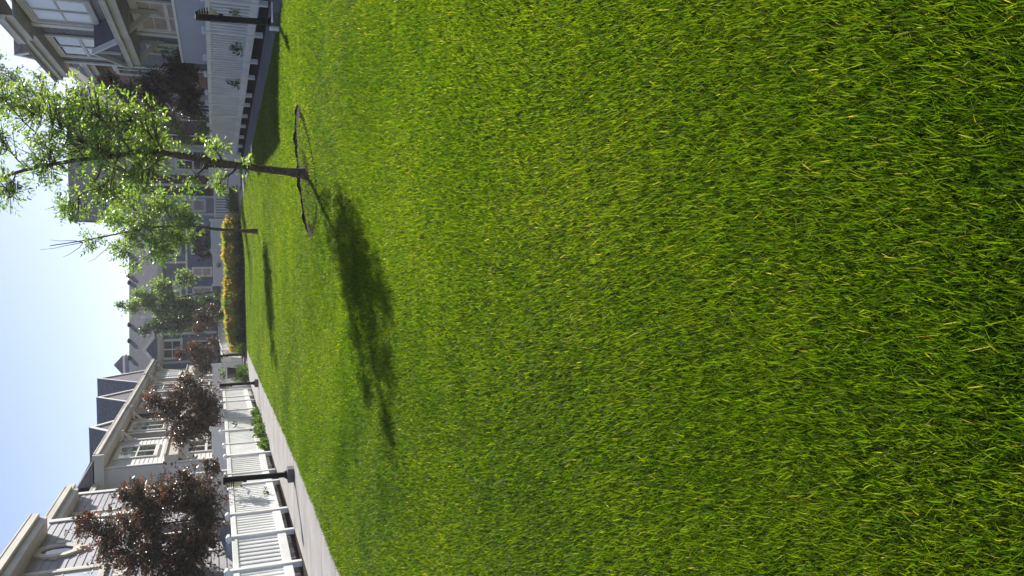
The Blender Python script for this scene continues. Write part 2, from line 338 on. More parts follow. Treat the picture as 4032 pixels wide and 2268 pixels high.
def tree(name, label, cat, base, trunk, r0, blobs, lm, ln, wd, twigs, per, group=None, compound=0, stems=None, tbias=None, droop=.25, twig_r=.004, barkm=None, dens=None):
    """trunk: list of points; blobs: (centre, (rx,ry,rz)) ; twigs per unit surface"""
    e = empty(name, base, label, cat, group)
    tb = MB(); rad = [r0*(1-.8*k/(len(trunk)-1)) for k in range(len(trunk))]; rad[0] = r0*1.7
    # smooth trunk
    P = [Vector(p) for p in trunk]; Q = []; RQ = []
    for k in range(len(P)-1):
        p0, p1, p2, p3 = P[max(k-1, 0)], P[k], P[k+1], P[min(k+2, len(P)-1)]
        for j in range(5):
            t = j/5; q = .5*((2*p1)+(p2-p0)*t+(2*p0-5*p1+4*p2-p3)*t*t+(3*p1-p0-3*p2+p3)*t**3)
            Q.append(q); RQ.append((rad[k]*(1-t)+rad[k+1]*t)*(1+.06*random.uniform(-1, 1)))
    Q.append(P[-1]); RQ.append(rad[-1]); tb.tube(Q, RQ, 10)
    br = tb; tw = MB(); pts = []; dr = []; tn = []
    vols = [b[1][0]*b[1][1]*b[1][2] for b in blobs]; 
    for (cb, rb), vol in zip(blobs, vols):
        cb = Vector(cb)
        cand = [q for q in Q if q.z < cb.z-.05] or [Q[len(Q)//2]]
        st = min(cand, key=lambda q: (q-cb).length+abs((cb.z-q.z)-.8*math.hypot(q.x-cb.x, q.y-cb.y))*.8)
        idx = Q.index(st); rb0 = max(.006, RQ[idx]*.5)
        main = bez(st, cb+Vector((0, 0, rb[2]*.2)), .0, 7, .05); br.tube(main, [rb0*(1-.75*k/7) for k in range(8)], 6)
        nt_ = max(4, int(twigs*vol**.62*(dens or 1)))
        for _ in range(nt_):
            v = Vector((random.gauss(0, 1), random.gauss(0, 1), random.gauss(0, 1))).normalized()*(random.random()**.45)*random.choice((.8, 1, 1, 1.22))
            nz = 1+.28*math.sin(v.x*5+cb.x*3+v.z*4)*math.cos(v.y*4+cb.z)
            tp = cb+Vector((v.x*rb[0], v.y*rb[1], v.z*rb[2]))*nz
            sp = min(main[2:], key=lambda q: (q-tp).length+(.3 if q.z > tp.z else 0))
            tq = bez(sp, tp, .05, 3, .08); tw.tube(tq, [twig_r*1.6, twig_r*1.3, twig_r, twig_r*.5], 4, cap=False)
            dirn = (tq[-1]-tq[-2]).normalized(); tv = random.random()
            n_ = max(1, int(per*random.uniform(.6, 1.4)))
            for q in range(n_):
                t = random.uniform(.35, 1.0) if compound == 0 else random.uniform(.45, 1)
                k = min(int(t*3), 2); f_ = t*3-k; pp = tq[k]*(1-f_)+tq[k+1]*f_
                d = (dirn*.6+Vector((random.gauss(0, .7), random.gauss(0, .7), random.gauss(.05, .6)))).normalized()
                if compound:
                    sdv = d.cross(Vector((random.gauss(0, 1), random.gauss(0, 1), 1))).normalized(); Ls = ln*2.0
                    for c_ in range(compound):
                        tt = (c_//2+1)/(compound//2+1); sg = -1 if c_ % 2 else 1
                        dd = d*.6+sdv*sg*.75 if c_ < compound-1 else d
                        if c_ == compound-1: tt = 1
                        pts.append(pp+d*Ls*tt); dr.append(dd); tn.append(tv)
                else:
                    pts.append(pp+Vector([random.gauss(0, ln*.35) for _ in range(3)])); dr.append(d); tn.append(tv)
    tb.build('trunk', barkm or M['bark'], e, smooth=True); tw.build('twigs', barkm or M['bark'], e)
    tn = np.array(tn)
    if tbias: tn = tbias(np.array([tuple(p) for p in pts]), tn)
    leaves('crown', [tuple(p) for p in pts], [tuple(d) for d in dr], ln, wd, lm, e, droop, .25, tn)
    print(name, len(pts), 'leaves')
    return e
def bias1(P, t): return np.clip(t*.75+.12+.10*(P[:, 0]-1.3), 0, 1)
tree('ash_sapling', 'nearest green ash tree, thin brown trunk in a cut ring of soil on the lawn', 'tree', (1.13, 10.85, .06),
     [(1.13, 10.85, .03), (1.15, 10.82, .35), (1.19, 10.8, .8), (1.25, 10.82, 1.25), (1.32, 10.85, 1.7), (1.36, 10.85, 2.1), (1.27, 10.8, 2.45), (1.21, 10.8, 2.85), (1.07, 10.8, 3.4), (.92, 10.8, 3.75), (.84, 10.75, 4.0)], .056,
     [((1.72, 10.8, 2.15), (.38, .6, .38)), ((1.82, 10.7, 2.65), (.42, .6, .42)), ((1.75, 10.8, 3.2), (.48, .6, .42)), ((1.40, 10.8, 2.65), (.36, .6, .55)), ((1.35, 10.9, 2.0), (.32, .5, .32)), ((1.2, 10.8, 3.2), (.35, .5, .3)),
      ((1.02, 10.7, 2.15), (.34, .5, .36)), ((.88, 10.8, 2.55), (.32, .45, .26)), ((.60, 10.8, 2.95), (.26, .35, .17)), ((.85, 10.7, 3.55), (.28, .35, .20)), ((1.95, 10.8, 3.65), (.28, .35, .22)), ((1.45, 10.8, 3.7), (.3, .35, .22)),
      ((1.43, 10.7, 1.28), (.16, .2, .15)), ((1.02, 10.75, 1.16), (.15, .18, .15)), ((1.22, 10.6, .88), (.12, .15, .08)), ((1.0, 10.7, 1.55), (.14, .2, .14))],
     M['ash'], .061, .022, 380, 3.3, None, 5, tbias=bias1, droop=.5)
tree('ash_sapling', 'second slender ash tree farther down the lawn before the hedge, bare twigs on top', 'tree', (.78, 24.3, .03),
     [(.78, 24.3, .0), (.80, 24.3, .6), (.84, 24.3, 1.25), (.93, 24.3, 2.0), (.88, 24.3, 2.9), (.70, 24.3, 3.8), (.5, 24.3, 4.7), (.36, 24.3, 5.5)], .055,
     [((1.2, 24.3, 2.1), (0.53, 1.05, 0.48)), ((1.55, 24.3, 2.7), (0.56, 1.05, 0.50)), ((.62, 24.3, 2.3), (0.60, 1.05, 0.50)), ((.25, 24.3, 2.75), (0.47, 0.90, 0.48)), ((1.0, 24.3, 3.1), (0.62, 1.05, 0.48)), ((.5, 24.3, 3.4), (0.45, 0.75, 0.41)), ((1.1, 24.3, 3.9), (0.40, 0.75, 0.36)), ((.15, 24.3, 3.75), (0.28, 0.60, 0.26)), ((.55, 24.3, 4.4), (0.25, 0.45, 0.30)), ((-.25, 24.3, 3.45), (0.20, 0.45, 0.14)), ((1.55, 24.3, 3.5), (0.38, 0.60, 0.36))],
     M['ash'], .115, .044, 150, 3.2, None, 5, tbias=bias1, droop=.4, dens=1.0)
b2 = MB()
for x, z in ((.25, 5.75), (.52, 5.5), (.05, 5.2), (-.1, 4.6)):
    b2.tube(bez((.45, 24.3, 4.7 if z > 5 else 4.0), (x, 24.3, z), 0, 4, .05), [.012, .01, .008, .006, .004], 4)
b2.build('bare_twigs', M['bark'], [o for o in COL.objects if o.name == 'ash_sapling.001'][0])
tree('poplar_tree', 'pale green tree with a pointed top rising behind the hedge', 'tree', (-2.13, 53, 0.00),
     [(-2.13, 53, 0.00), (-2.19, 53, 1.18), (-2.31, 53, 2.40), (-2.55, 53, 3.85), (-2.67, 53, 5.31), (-2.80, 53, 6.89)], .07,
     [((-1.28, 53.0, 3.06), (0.73, 0.88, 0.86)), ((-1.76, 53.0, 4.46), (0.73, 0.88, 0.77)), ((-2.67, 53.0, 3.98), (0.95, 1.02, 0.84)), ((-2.67, 53.0, 5.19), (0.88, 0.88, 0.77)), ((-2.98, 53.0, 6.16), (0.61, 0.73, 0.63)), ((-2.13, 53.0, 5.68), (0.51, 0.73, 0.56)), ((-2.86, 53.0, 6.89), (0.23, 0.29, 0.41)), ((-3.28, 53.0, 4.46), (0.73, 0.88, 0.69))],
     M['midleaf'], .16, .095, 150, 9)
tree('dark_tree', 'dark green bushy tree between the pale tree and the left purple leaf trees', 'tree', (-3.69, 53, 0.00),
     [(-3.69, 53, 0.00), (-3.69, 53, 1.53), (-3.80, 53, 3.26), (-3.92, 53, 5.10)], .08,
     [((-3.80, 53.0, 2.45), (1.04, 1.11, 1.06)), ((-4.15, 53.0, 3.61), (0.97, 1.11, 0.99)), ((-4.26, 53.0, 4.76), (0.69, 0.83, 0.79)), ((-4.49, 53.0, 5.45), (0.39, 0.55, 0.46)), ((-3.00, 53.0, 3.15), (0.83, 0.97, 1.06)), ((-2.88, 53.0, 1.53), (0.83, 0.83, 1.19)), ((-3.34, 53.0, 0.84), (0.83, 0.83, 0.79))],
     M['dkleaf'], .16, .09, 150, 11)
def biasP(P, t): return np.clip(t*.92+.10*(P[:, 2]-2.0)/1.5, 0, 1)
PG = 'purple leafed trees behind the fences'
def purple(lab, bx, by, zb, blobs, tw=150, per=10, ln=.06, wd=.03, r0=.05, h=3.0):
    tree('purple_leaf_tree', lab, 'tree', (bx, by, zb), [(bx, by, zb-.05), (bx+.03, by, zb+.6), (bx-.03, by, zb+1.2), (bx+.04, by, zb+2.0), (bx, by, zb+h)], r0, blobs, M['purple'], ln*1.05, wd*1.15, tw*2.5, per*1.25, PG, tbias=biasP, twig_r=.0035)
purple('largest purple leaf tree, hanging over the near left fence', -5.85, 18.3, 0,
       [((-5.41, 18.1, 1.69), (0.83, 0.88, 0.61)), ((-6.29, 18.2, 1.85), (0.88, 0.88, 0.72)), ((-5.08, 17.9, 2.29), (0.61, 0.66, 0.50)), ((-5.52, 18.3, 2.73), (0.83, 0.88, 0.66)), ((-6.51, 18.2, 2.84), (0.77, 0.88, 0.77)), ((-5.96, 18.2, 3.45), (0.72, 0.77, 0.55)), ((-4.97, 18.0, 3.06), (0.39, 0.50, 0.39)), ((-6.84, 18.2, 2.18), (0.55, 0.66, 0.66)), ((-4.58, 18.0, 1.46), (0.24, 0.33, 0.22)), ((-5.63, 18.2, 4.00), (0.33, 0.44, 0.28)), ((-4.81, 18.0, 2.01), (0.33, 0.33, 0.28))], 165, 11, .072, .034)
purple('second purple leaf tree from the camera over the left fence, round dense crown', -5.65, 28.2, 0,
       [((-5.04, 28.2, 1.66), (0.90, 0.85, 0.64)), ((-5.68, 28.2, 1.88), (0.80, 0.85, 0.74)), ((-4.62, 28.2, 2.30), (0.69, 0.74, 0.64)), ((-5.15, 28.2, 2.72), (0.80, 0.85, 0.64)), ((-4.73, 28.2, 3.36), (0.48, 0.53, 0.37)), ((-6.00, 28.2, 2.51), (0.53, 0.64, 0.53)), ((-6.21, 28.2, 1.35), (0.37, 0.53, 0.37)), ((-4.09, 28.2, 2.30), (0.32, 0.42, 0.37))], 130, 11, .08, .04)
purple('third purple leaf tree on the left, reaching the far left fence', -4.9, 41.2, 0,
       [((-4.8, 41.2, 1.7), (.7, .7, .5)), ((-5.2, 41.2, 2.2), (.6, .7, .5)), ((-4.5, 41.2, 2.4), (.65, .7, .5)), ((-4.7, 41.2, 3.0), (.4, .5, .35)), ((-5.6, 41.2, 1.9), (.5, .5, .4)), ((-4.2, 41.2, 1.5), (.4, .5, .4))], 120, 9, .085, .04)
purple('low reddish purple tree behind the left half of the golden hedge', -3.5, 44.5, 0,
       [((-3.4, 44.5, 1.6), (.6, .6, .5)), ((-3.0, 44.5, 2.1), (.5, .6, .4)), ((-3.8, 44.5, 2.2), (.5, .6, .45)), ((-2.7, 44.5, 1.5), (.4, .5, .4))], 120, 9, .085, .04)
purple('dark purple leaf tree over the shaded right fence beside the grey house', 4.95, 25.2, .25,
       [((4.6, 25.2, 1.9), (0.62, 0.84, 0.56)), ((5.3, 25.0, 2.2), (0.75, 0.84, 0.62)), ((5.0, 25.2, 2.9), (0.75, 0.84, 0.62)), ((4.5, 25.2, 2.7), (0.56, 0.72, 0.62)), ((5.7, 24.9, 2.1), (0.56, 0.72, 0.50)), ((4.8, 25.2, 3.6), (0.50, 0.60, 0.50)), ((5.1, 25.2, 4.1), (0.38, 0.48, 0.38))], 160, 11, .07, .034, h=3.4)
purple('small dark purple tree behind the second ash tree near the far house', .75, 43.5, .1,
       [((.7, 43.5, 1.5), (.5, .6, .45)), ((.45, 43.5, 2.1), (.55, .6, .45)), ((1.0, 43.5, 2.2), (.5, .6, .5)), ((.1, 43.5, 1.8), (.35, .5, .4)), ((1.4, 43.5, 1.9), (.4, .5, .5))], 120, 9, .085, .04)
tree('green_shrub', 'leafy green shrub over the shaded right fence left of its purple tree', 'shrub', (4.55, 27.6, .25), [(4.55, 27.6, .2), (4.5, 27.6, .9), (4.5, 27.6, 1.7)], .03,
     [((4.45, 27.6, 1.5), (.5, .5, .45)), ((4.1, 27.7, 1.6), (.3, .4, .35)), ((4.8, 27.6, 1.9), (.4, .4, .35))], M['ash'], .06, .035, 150, 9)
tree('green_tree', 'bushy green tree behind the right fence mostly hidden by the nearest ash crown', 'tree', (4.9, 33, .25), [(4.9, 33, .2), (4.9, 33, 1.2), (4.85, 33, 2.2), (4.9, 33, 3.6)], .06,
     [((4.6, 33, 2.3), (.7, .8, .5)), ((5.2, 33, 2.6), (.7, .8, .5)), ((4.8, 33, 3.3), (.7, .8, .5)), ((4.3, 33, 2.9), (.4, .6, .4)), ((4.9, 33, 4.0), (.45, .6, .4))], M['ash'], .10, .05, 150, 9)
tree('tall_green_tree', 'tall thin crowned green tree behind the eaves of the grey right house', 'tree', (8.6, 48, .2),
     [(8.6, 48, .1), (8.65, 48, 5), (8.6, 48, 8), (8.9, 48, 10.2), (9.6, 48, 12.5)], .16,
     [((8.45, 48, 10.02), (.9, 1.1, .9)), ((9.25, 48, 10.82), (1.1, 1.2, 1.0)), ((8.05, 48, 11.14), (1.0, 1.1, .9)), ((8.85, 48, 12.10), (1.3, 1.2, .9)), ((10.35, 48, 11.94), (1.1, 1.2, .9)), ((7.75, 48, 9.22), (.7, .9, .6)), ((9.55, 48, 9.70), (.7, .9, .6)), ((11.65, 48, 12.50), (.9, 1, .7)), ((7.95, 48, 12.58), (.8, 1, .8))],
     M['midleaf'], .17, .09, 60, 10)

# hedge
def hedge():
    e = empty('clipped_hedge', (-1.3, 38, 0), 'long low hedge with golden orange top across the far end of the lawn', 'hedge')
    N = 21000
    x = rng.uniform(-4.35, 1.95, N); lump = np.sin(x*2.3)*.5+np.sin(x*5.7+1)*.35+np.sin(x*11+2)*.25
    top = .76+.09*lump+np.where(x < -3.9, -.2, 0)+np.where(x > 1.7, -.1, 0); hw = .88+.07*np.sin(x*3.1+2)+.05*lump
    side = rng.random(N) < .62; sg = np.where(rng.random(N) < .7, -1, 1); u = rng.random(N)
    zs = np.where(side, u*top*.95, top*(.93+.10*rng.random(N)))
    taper = 1-.72*np.clip((zs/top-.28)/.7, 0, 1)**1.25
    ys = np.where(side, sg*hw*taper*(.86+.16*rng.random(N)+.05*np.sin(x*8+zs*9)), rng.uniform(-1, 1, N)*hw*.35)
    spike = rng.random(N) < .12; zs = zs+np.where(spike & ~side, .10*rng.random(N), 0)
    P = np.stack([x, 38.3+ys, .02+zs], 1); D = np.stack([rng.normal(0, .5, N), ys*1.3+rng.normal(0, .4, N), .5+rng.random(N)], 1)
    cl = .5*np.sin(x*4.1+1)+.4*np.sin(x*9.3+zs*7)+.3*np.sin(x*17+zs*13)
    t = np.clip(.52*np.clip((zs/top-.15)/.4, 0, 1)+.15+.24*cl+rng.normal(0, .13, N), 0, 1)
    P = P+rng.normal(0, .045, (N, 3))*np.array([1, 1, .8]); P[:, 2] = np.maximum(P[:, 2], .02)
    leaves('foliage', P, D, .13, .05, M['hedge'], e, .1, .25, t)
    b = MB(); xs = np.linspace(-4.2, 1.8, 40)
    for p, q in zip(xs, xs[1:]): b.hexa([(p, 37.8, .02), (q, 37.8, .02), (q, 38.2, .02), (p, 38.2, .02)], [(p, 37.85, .5), (q, 37.85, .5), (q, 38.15, .5), (p, 38.15, .5)])
    b.build('dark_core', M['dkleaf'], e)  # solid dark core added to fill the inside of the foliage
hedge()
def bush(name, label, cat, c_, r_, n, m, ln, wd, group=None, up=.8, tint=None):
    e = empty(name, (c_[0], c_[1], c_[2]), label, cat, group); C3 = np.array(c_)
    v = rng.normal(size=(n, 3)); v /= np.linalg.norm(v, axis=1)[:, None]; v[:, 2] = np.abs(v[:, 2]); v *= (.45+.6*rng.random(n))[:, None]*(1+.2*np.sin(v[:, :1]*7)*np.cos(v[:, 1:2]*6))
    P = C3+v*np.array(r_); D = v*np.array([1, 1, .6])+np.array([0, 0, up])+rng.normal(0, .3, (n, 3))
    leaves('foliage', P, D, ln, wd, m, e, .2, .25, None if tint is None else np.full(n, tint))
    st = MB()
    for k in range(9):
        q = P[k*(n//10)]; st.tube([c_, tuple((C3*.5+q*.5)+np.array([0, 0, .02])), tuple(q)], [.008, .006, .003], 4)
    st.build('stems', M['bark'], e); return e
#ENDFOL

# ------------------------------------------------------------------ fences
def post(e, x, y, z0, z1, s_=.1, yaw=0):
    b = MB().box((x-s_/2, y-s_/2, z0-.05), (x+s_/2, y+s_/2, z1-.035)); o = b.build('post', M['vinyl'], e, bevel=.006)
    h_ = s_*.68; q = .03
    c_ = MB(); c_.hexa([(x-h_, y-h_, z1-.055), (x+h_, y-h_, z1-.055), (x+h_, y+h_, z1-.055), (x-h_, y+h_, z1-.055)], [(x-h_, y-h_, z1-.02), (x+h_, y-h_, z1-.02), (x+h_, y+h_, z1-.02), (x-h_, y+h_, z1-.02)])
    c_.hexa([(x-h_, y-h_, z1-.0195), (x+h_, y-h_, z1-.0195), (x+h_, y+h_, z1-.0195), (x-h_, y+h_, z1-.0195)], [(x-q, y-q, z1+.012), (x+q, y-q, z1+.012), (x+q, y+q, z1+.012), (x-q, y+q, z1+.012)])
    c_.build('post_cap', M['vinyl'], o, bevel=.004)
def fence(name, label, pts, solid=(), gap=.14, pw=.078, rt_=.15, rb_=.24, top=1.11):
    """pts: (x,y,ground z, post height)"""
    e = empty(name, (pts[0][0], pts[0][1], pts[0][2]), label, 'fence')
    for p in pts: post(e, p[0], p[1], p[2], p[2]+p[3])
    for k, (a, b) in enumerate(zip(pts, pts[1:])):
        if k in solid and solid[k] is None: continue
        A, B = Vector((a[0], a[1], 0)), Vector((b[0], b[1], 0)); d = (B-A); L = d.length; d.normalize(); A = A+d*.052; B = B-d*.052; L -= .104
        za, zb = a[2], b[2]
        MB().beam((A.x, A.y, za+top-.045), (B.x, B.y, zb+top-.045), .052, .095).build('top_rail', M['vinyl'], e, bevel=.005)
        MB().beam((A.x, A.y, za+rb_), (B.x, B.y, zb+rb_), .052, .15).build('bottom_rail', M['vinyl'], e, bevel=.005)
        n = max(2, int(L/gap)); pk = MB(); nrm = Vector((-d.y, d.x, 0))
        for j in range(n):
            t = (j+.5)/n; q = A+d*(L*t); z = za+(zb-za)*t
            pk.beam((q.x, q.y, z+rb_+.0755), (q.x, q.y, z+top-.093), pw, .022, tuple(nrm))
        pk.build('picket_panel', M['vinyl'], e)
    return e
LP = [(-5.3, 8.9, 1.22), (-5.25, 10.4, 1.2), (-5.32, 11.95, 1.22), (-5.25, 13.47, 1.25), (-5.14, 14.81, 1.2), (-5.13, 16.09, 1.2), (-5.17, 18.33, 1.2), (-5.28, 19.7, 1.2), (-5.18, 21.15, 1.19), (-5.30, 23.0, 1.2), (-5.22, 24.44, 1.28), (-5.25, 26.4, 1.22), (-5.25, 27.9, 1.22), (-5.3, 29.9, 1.2), (-5.38, 31.3, 1.2), (-5.36, 32.9, 1.19)]
fence('picket_fence', 'long sunlit white picket fence along the left path behind the black path lights', [(a, b, 0, h) for a, b, h in LP])
RP = [(4.9, 9.3), (4.85, 11.3), (4.8, 13.4), (4.76, 15.36), (4.65, 17.13), (4.59, 19.2), (4.52, 20.58), (4.39, 22.2), (4.39, 23.6), (4.36, 25.3), (4.3, 26.9), (4.2, 28.6), (4.1, 30.2), (4.02, 31.9)]
fence('picket_fence', 'long shaded white picket fence along the right path below the grey house', [(a, b, .25, 1.19) for a, b in RP], gap=.165, pw=.09)
fence('picket_fence', 'short white picket fence past the gap in the left fence beside the end hedge', [(-5.0, 39.5, 0, 1.05), (-4.9, 41.6, 0, 1.05), (-4.95, 43.6, 0, 1.05), (-5.0, 45.6, 0, 1.05), (-4.6, 48.5, .1, 1.0), (-3.9, 51.0, .1, 1.0)])
# open rail with wide dark gaps at the right end of the lawn
e = empty('porch_railing', (3.4, 38, .25), 'white railing with wide dark gaps above a clipped bush, right end of lawn', 'railing')
MB().box((1.82, 37.97, 1.2), (3.42, 38.03, 1.28)).build('top_rail', M['vinyl'], e); MB().box((1.82, 37.97, .62), (3.42, 38.03, .70)).build('bottom_rail', M['vinyl'], e)
pk = MB()
for j in range(13): pk.box((1.86+j*.122, 37.975, .705), (1.915+j*.122, 38.025, 1.195))
pk.build('balusters', M['vinyl'], e)
def panel(label, a, b, z0, z1, th=.05, m='vinyl_panel', posts=True):
    e = empty('privacy_panel', (a[0], a[1], z0), label, 'panel', 'white patio divider panels')
    MB().beam((a[0], a[1], (z0+z1)/2), (b[0], b[1], (z0+z1)/2), th, z1-z0).build('panel', M[m], e)
    MB().beam((a[0], a[1], z1+.032), (b[0], b[1], z1+.032), th+.05, .06).build('cap_rail', M['vinyl'], e)
    if posts:
        for q in (a, b): post(e, q[0], q[1], z0, z1+.12, .11)
    return e
panel('solid white panel, blue grey shade put into its colour, behind the near end of the right fence', (5.5, 9), (5.5, 23.6), .25, 1.98, m='shaded_panel', posts=False)
panel('solid white panel crossing between the right fence and the porch window', (5.56, 24.0), (6.05, 24.0), .25, 1.9, posts=False)
panel('white panel running back beside the dark gaps of the right end railing', (1.94, 42.4), (.39, 42.4), .3, 1.40)
panel('white panel with a leafy sprig behind the golden hedge right half', (.28, 42.6), (-1.43, 43.2), .3, 1.34)
panel('low pale panel behind the hedge near the middle trees', (-1.5, 46), (-3.0, 46), .2, .95, posts=False)
panel('shaded white divider crossing at the far end of the right fence', (4.02, 32.1), (2.95, 33.0), .25, 1.38)
panel('low grey divider wall behind the left fence left of the first lamp', (-6.3, 15.2), (-7.4, 15.3), 0, 1.75)
panel('tall white divider between two patios right of the first left lamp', (-5.5, 20.9), (-7.4, 21.2), 0, 1.86)
panel('white divider behind the second purple tree of the left row', (-5.5, 26.4), (-7.4, 26.5), 0, 1.45)
panel('tall white divider standing past the far left lamp', (-5.45, 34.2), (-7.4, 34.3), 0, 1.5)
panel('small white divider near the golden hedge left end', (-5.2, 40.1), (-6.6, 40.2), 0, 1.45)
e = empty('porch_railing', (-5.3, 36.5, 0), 'white railing with dark gaps among plants between the left fences', 'railing')
MB().box((-6.4, 36.47, .82), (-4.95, 36.53, .90)).build('top_rail', M['vinyl'], e)
pk = MB()
for j in range(11): pk.box((-6.35+j*.13, 36.475, .2), (-6.295+j*.13, 36.525, .815))
pk.build('balusters', M['vinyl'], e)
tag(MB().box((-5.3, 38.2, 0), (-4.4, 41.5, .12)).build('concrete_step', M['conc'], bevel=.01), 'dark concrete step edge at the far end of the left path', 'step')

# ------------------------------------------------------------------ bollard lamps
def make_lamp():
    e = empty('path_light', (0, 0, 0), '', 'lamp')
    MB().box((-.125, -.125, -.08), (.125, .125, .14)).build('concrete_base', M['conc'], e, bevel=.008, local=True)
    bp = MB().box((-.07, -.07, .141), (.07, .07, .16)).box((-.055, -.055, .161), (.055, .055, .19)); bp.build('base_plate', M['metal'], e, bevel=.004, local=True)
    MB().box((-.042, -.038, .191), (.042, .038, 1.24)).build('pole', M['metal'], e, bevel=.008, local=True)
    def half(z, r_, n=12): return [(.0425+max(0, math.cos(t))*r_*1.0, math.sin(t)*.062*(.4+.6*min(1, r_/.1)), z) for t in [math.pi*(k/n-.5) for k in range(n+1)]]
    hd = MB(); hd.hexa(half(1.195, .075), half(1.24, .03))
    for k in range(4):
        z = 1.165-k*.036; r_ = .086+.012*k; hd.hexa(half(z, r_), half(z+.018, r_-.010))
    hd.build('louvre_hood', M['metal'], e, local=True)
    MB().hexa(half(1.04, .058), half(1.194, .045)).build('lamp_core', M['lens'], e, local=True)
    MB().hexa(half(.985, .105), half(1.039, .118)).hexa(half(.90, .03), half(.9845, .104)).build('lens', M['lens'], e, local=True)
    MB().box((.0425, -.03, .84), (.07, .03, .899)).build('bracket', M['metal'], e, bevel=.004, local=True)
    return e
lamp0 = make_lamp()
lamps = [(-3.98, 14.5, 0, 180, 'nearest black path light on the left, in front of the second purple tree trunk fence panel', -1.2),
         (-4.2, 27.0, 0, 180, 'black path light halfway along the left path where the grass bulges beside the fence', 0),
         (-4.45, 37.2, 0, 180, 'farthest black path light on the left at the end of the golden hedge', 0),
         (3.68, 12.75, .25, 0, 'black path light on the right, standing in sun before the shaded fence', -1.5),
         (2.82, 25.6, .24, 0, 'black path light on the right path half hidden behind the nearest tree trunk', 0)]
LAB = ['black path light nearest the camera on the left path', 'middle black path light of the left path', 'far black path light at the left end of the golden hedge', 'black path light standing before the shaded right fence', 'black path light behind the trunk of the nearest tree']
for i, (x, y, z, rz, _, tl) in enumerate(lamps):
    o = lamp0 if i == 0 else copy_tree(lamp0)
    o.location = (x, y, z); o.rotation_euler = (0, R(tl), R(rz)); o['label'] = LAB[i]; o['group'] = 'path lights along the lawn'
tag(MB().box((3.6, 12.45, .38), (3.9, 12.5, .40)).tube([(3.55, 12.62, .28), (3.55, 12.62, .42)], .035, 10).build('sprinkler_riser', M['vinyl']), 'small white pipe stub beside the right path light base', 'pipe')

# ------------------------------------------------------------------ houses
class Fr:
    """wall frame: u along the wall, n outwards, w up"""
    def __init__(s, T): s.T = T
    def mb(s): return MB(s.T)
FL = Fr(lambda u, n, w_: (-7.5+n, u, w_)); FRt = Fr(lambda u, n, w_: (6.1-n, u, w_))
ph = R(15); FO = (-1.6, 60.)
FF = Fr(lambda u, n, w_: (FO[0]+u*math.cos(ph)+n*math.sin(ph), FO[1]+u*math.sin(ph)-n*math.cos(ph), w_))
def siding(F, e, u0, u1, w0, w1, n, m, lap=.13, name='wall', back=.25):
    b = F.mb(); b.box((u0, n-back, w0), (u1, n-.004, w1)); w_ = w0
    while w_ < w1-.01:
        t = min(w_+lap, w1); b.face([(u0, n+.016, w_), (u1, n+.016, w_), (u1, n, t), (u0, n, t)]); b.face([(u0, n-.004, w_), (u1, n-.004, w_), (u1, n+.016, w_), (u0, n+.016, w_)]); w_ = t
    return b.build(name, M[m], e)
def trim(F, e, u0, u1, w0, w1, n, m='trimw', d=.035, name='trim_board'): return F.mb().box((u0, n+.0175, w0), (u1, n+.0175+d, w1)).build(name, M[m], e, bevel=.004)
def window(F, e, u0, u1, w0, w1, n, cols=2, rows=1, m='trimw', pane='glassdark', tw=.1, mun=.02, sub=None, name='window'):
    """trim ring, sashes, panes set back; sub = (cols, rows) muntins inside each sash"""
    n0 = n+.018; b = F.mb()
    b.box((u0, n0, w0), (u0+tw, n0+.05, w1)).box((u1-tw, n0, w0), (u1, n0+.05, w1)).box((u0+tw, n0, w1-tw), (u1-tw, n0+.047, w1)).box((u0+tw, n0, w0), (u1-tw, n0+.056, w0+tw*.9))
    fo = b.build(name, M[m], e)
    a0, a1, c0, c1 = u0+tw, u1-tw, w0+tw*.9, w1-tw; sw = .045; cw = (a1-a0)/cols; rh = (c1-c0)/rows; sb = F.mb(); pn = F.mb()
    for i in range(cols):
        for j in range(rows):
            x0, x1, y0, y1 = a0+i*cw, a0+(i+1)*cw, c0+j*rh, c0+(j+1)*rh
            sb.box((x0, n0, y0), (x0+sw, n0+.028, y1)).box((x1-sw, n0, y0), (x1, n0+.028, y1)).box((x0+sw, n0, y1-sw), (x1-sw, n0+.028, y1)).box((x0+sw, n0, y0), (x1-sw, n0+.028, y0+sw))
            pn.box((x0+sw, n0-.01, y0+sw), (x1-sw, n0+.006, y1-sw))
            if sub:
                for k in range(1, sub[0]): q = x0+sw+(x1-x0-2*sw)*k/sub[0]; sb.box((q-mun/2, n0+.007, y0+sw), (q+mun/2, n0+.018, y1-sw))
                for k in range(1, sub[1]): q = y0+sw+(y1-y0-2*sw)*k/sub[1]; sb.box((x0+sw, n0+.0075, q-mun/2), (x1-sw, n0+.0165, q+mun/2))
    sb.build('sash', M[m], fo); pn.build('pane', M[pane], fo); return fo
def gutter(F, e, u0, u1, n, w_, depth=.6, m='trim', gh=.12, back=None):
    b = F.mb(); b.box((u0, n-.10, w_), (u1, n, w_+gh)); b.box((u0, n, w_+gh-.03), (u1, n+.014, w_+gh+.004)); b.box((u0, n, w_), (u1, n+.006, w_+.03))
    b.box((u0+.004, n-.13, w_-.17), (u1-.004, n-.101, w_+.10)); b.build('gutter', M[m], e)
    F.mb().box((u0+.01, n-depth-.05, w_-.165), (u1-.01, n-.131, w_-.14)).build('soffit', M['soffit'], e)
def slab(F, e, pts, m='roof', th=.05, name='roof'):
    b = F.mb(); b.hexa([(u, n, w_-th) for u, n, w_ in pts], pts); return b.build(name, M[m], e)
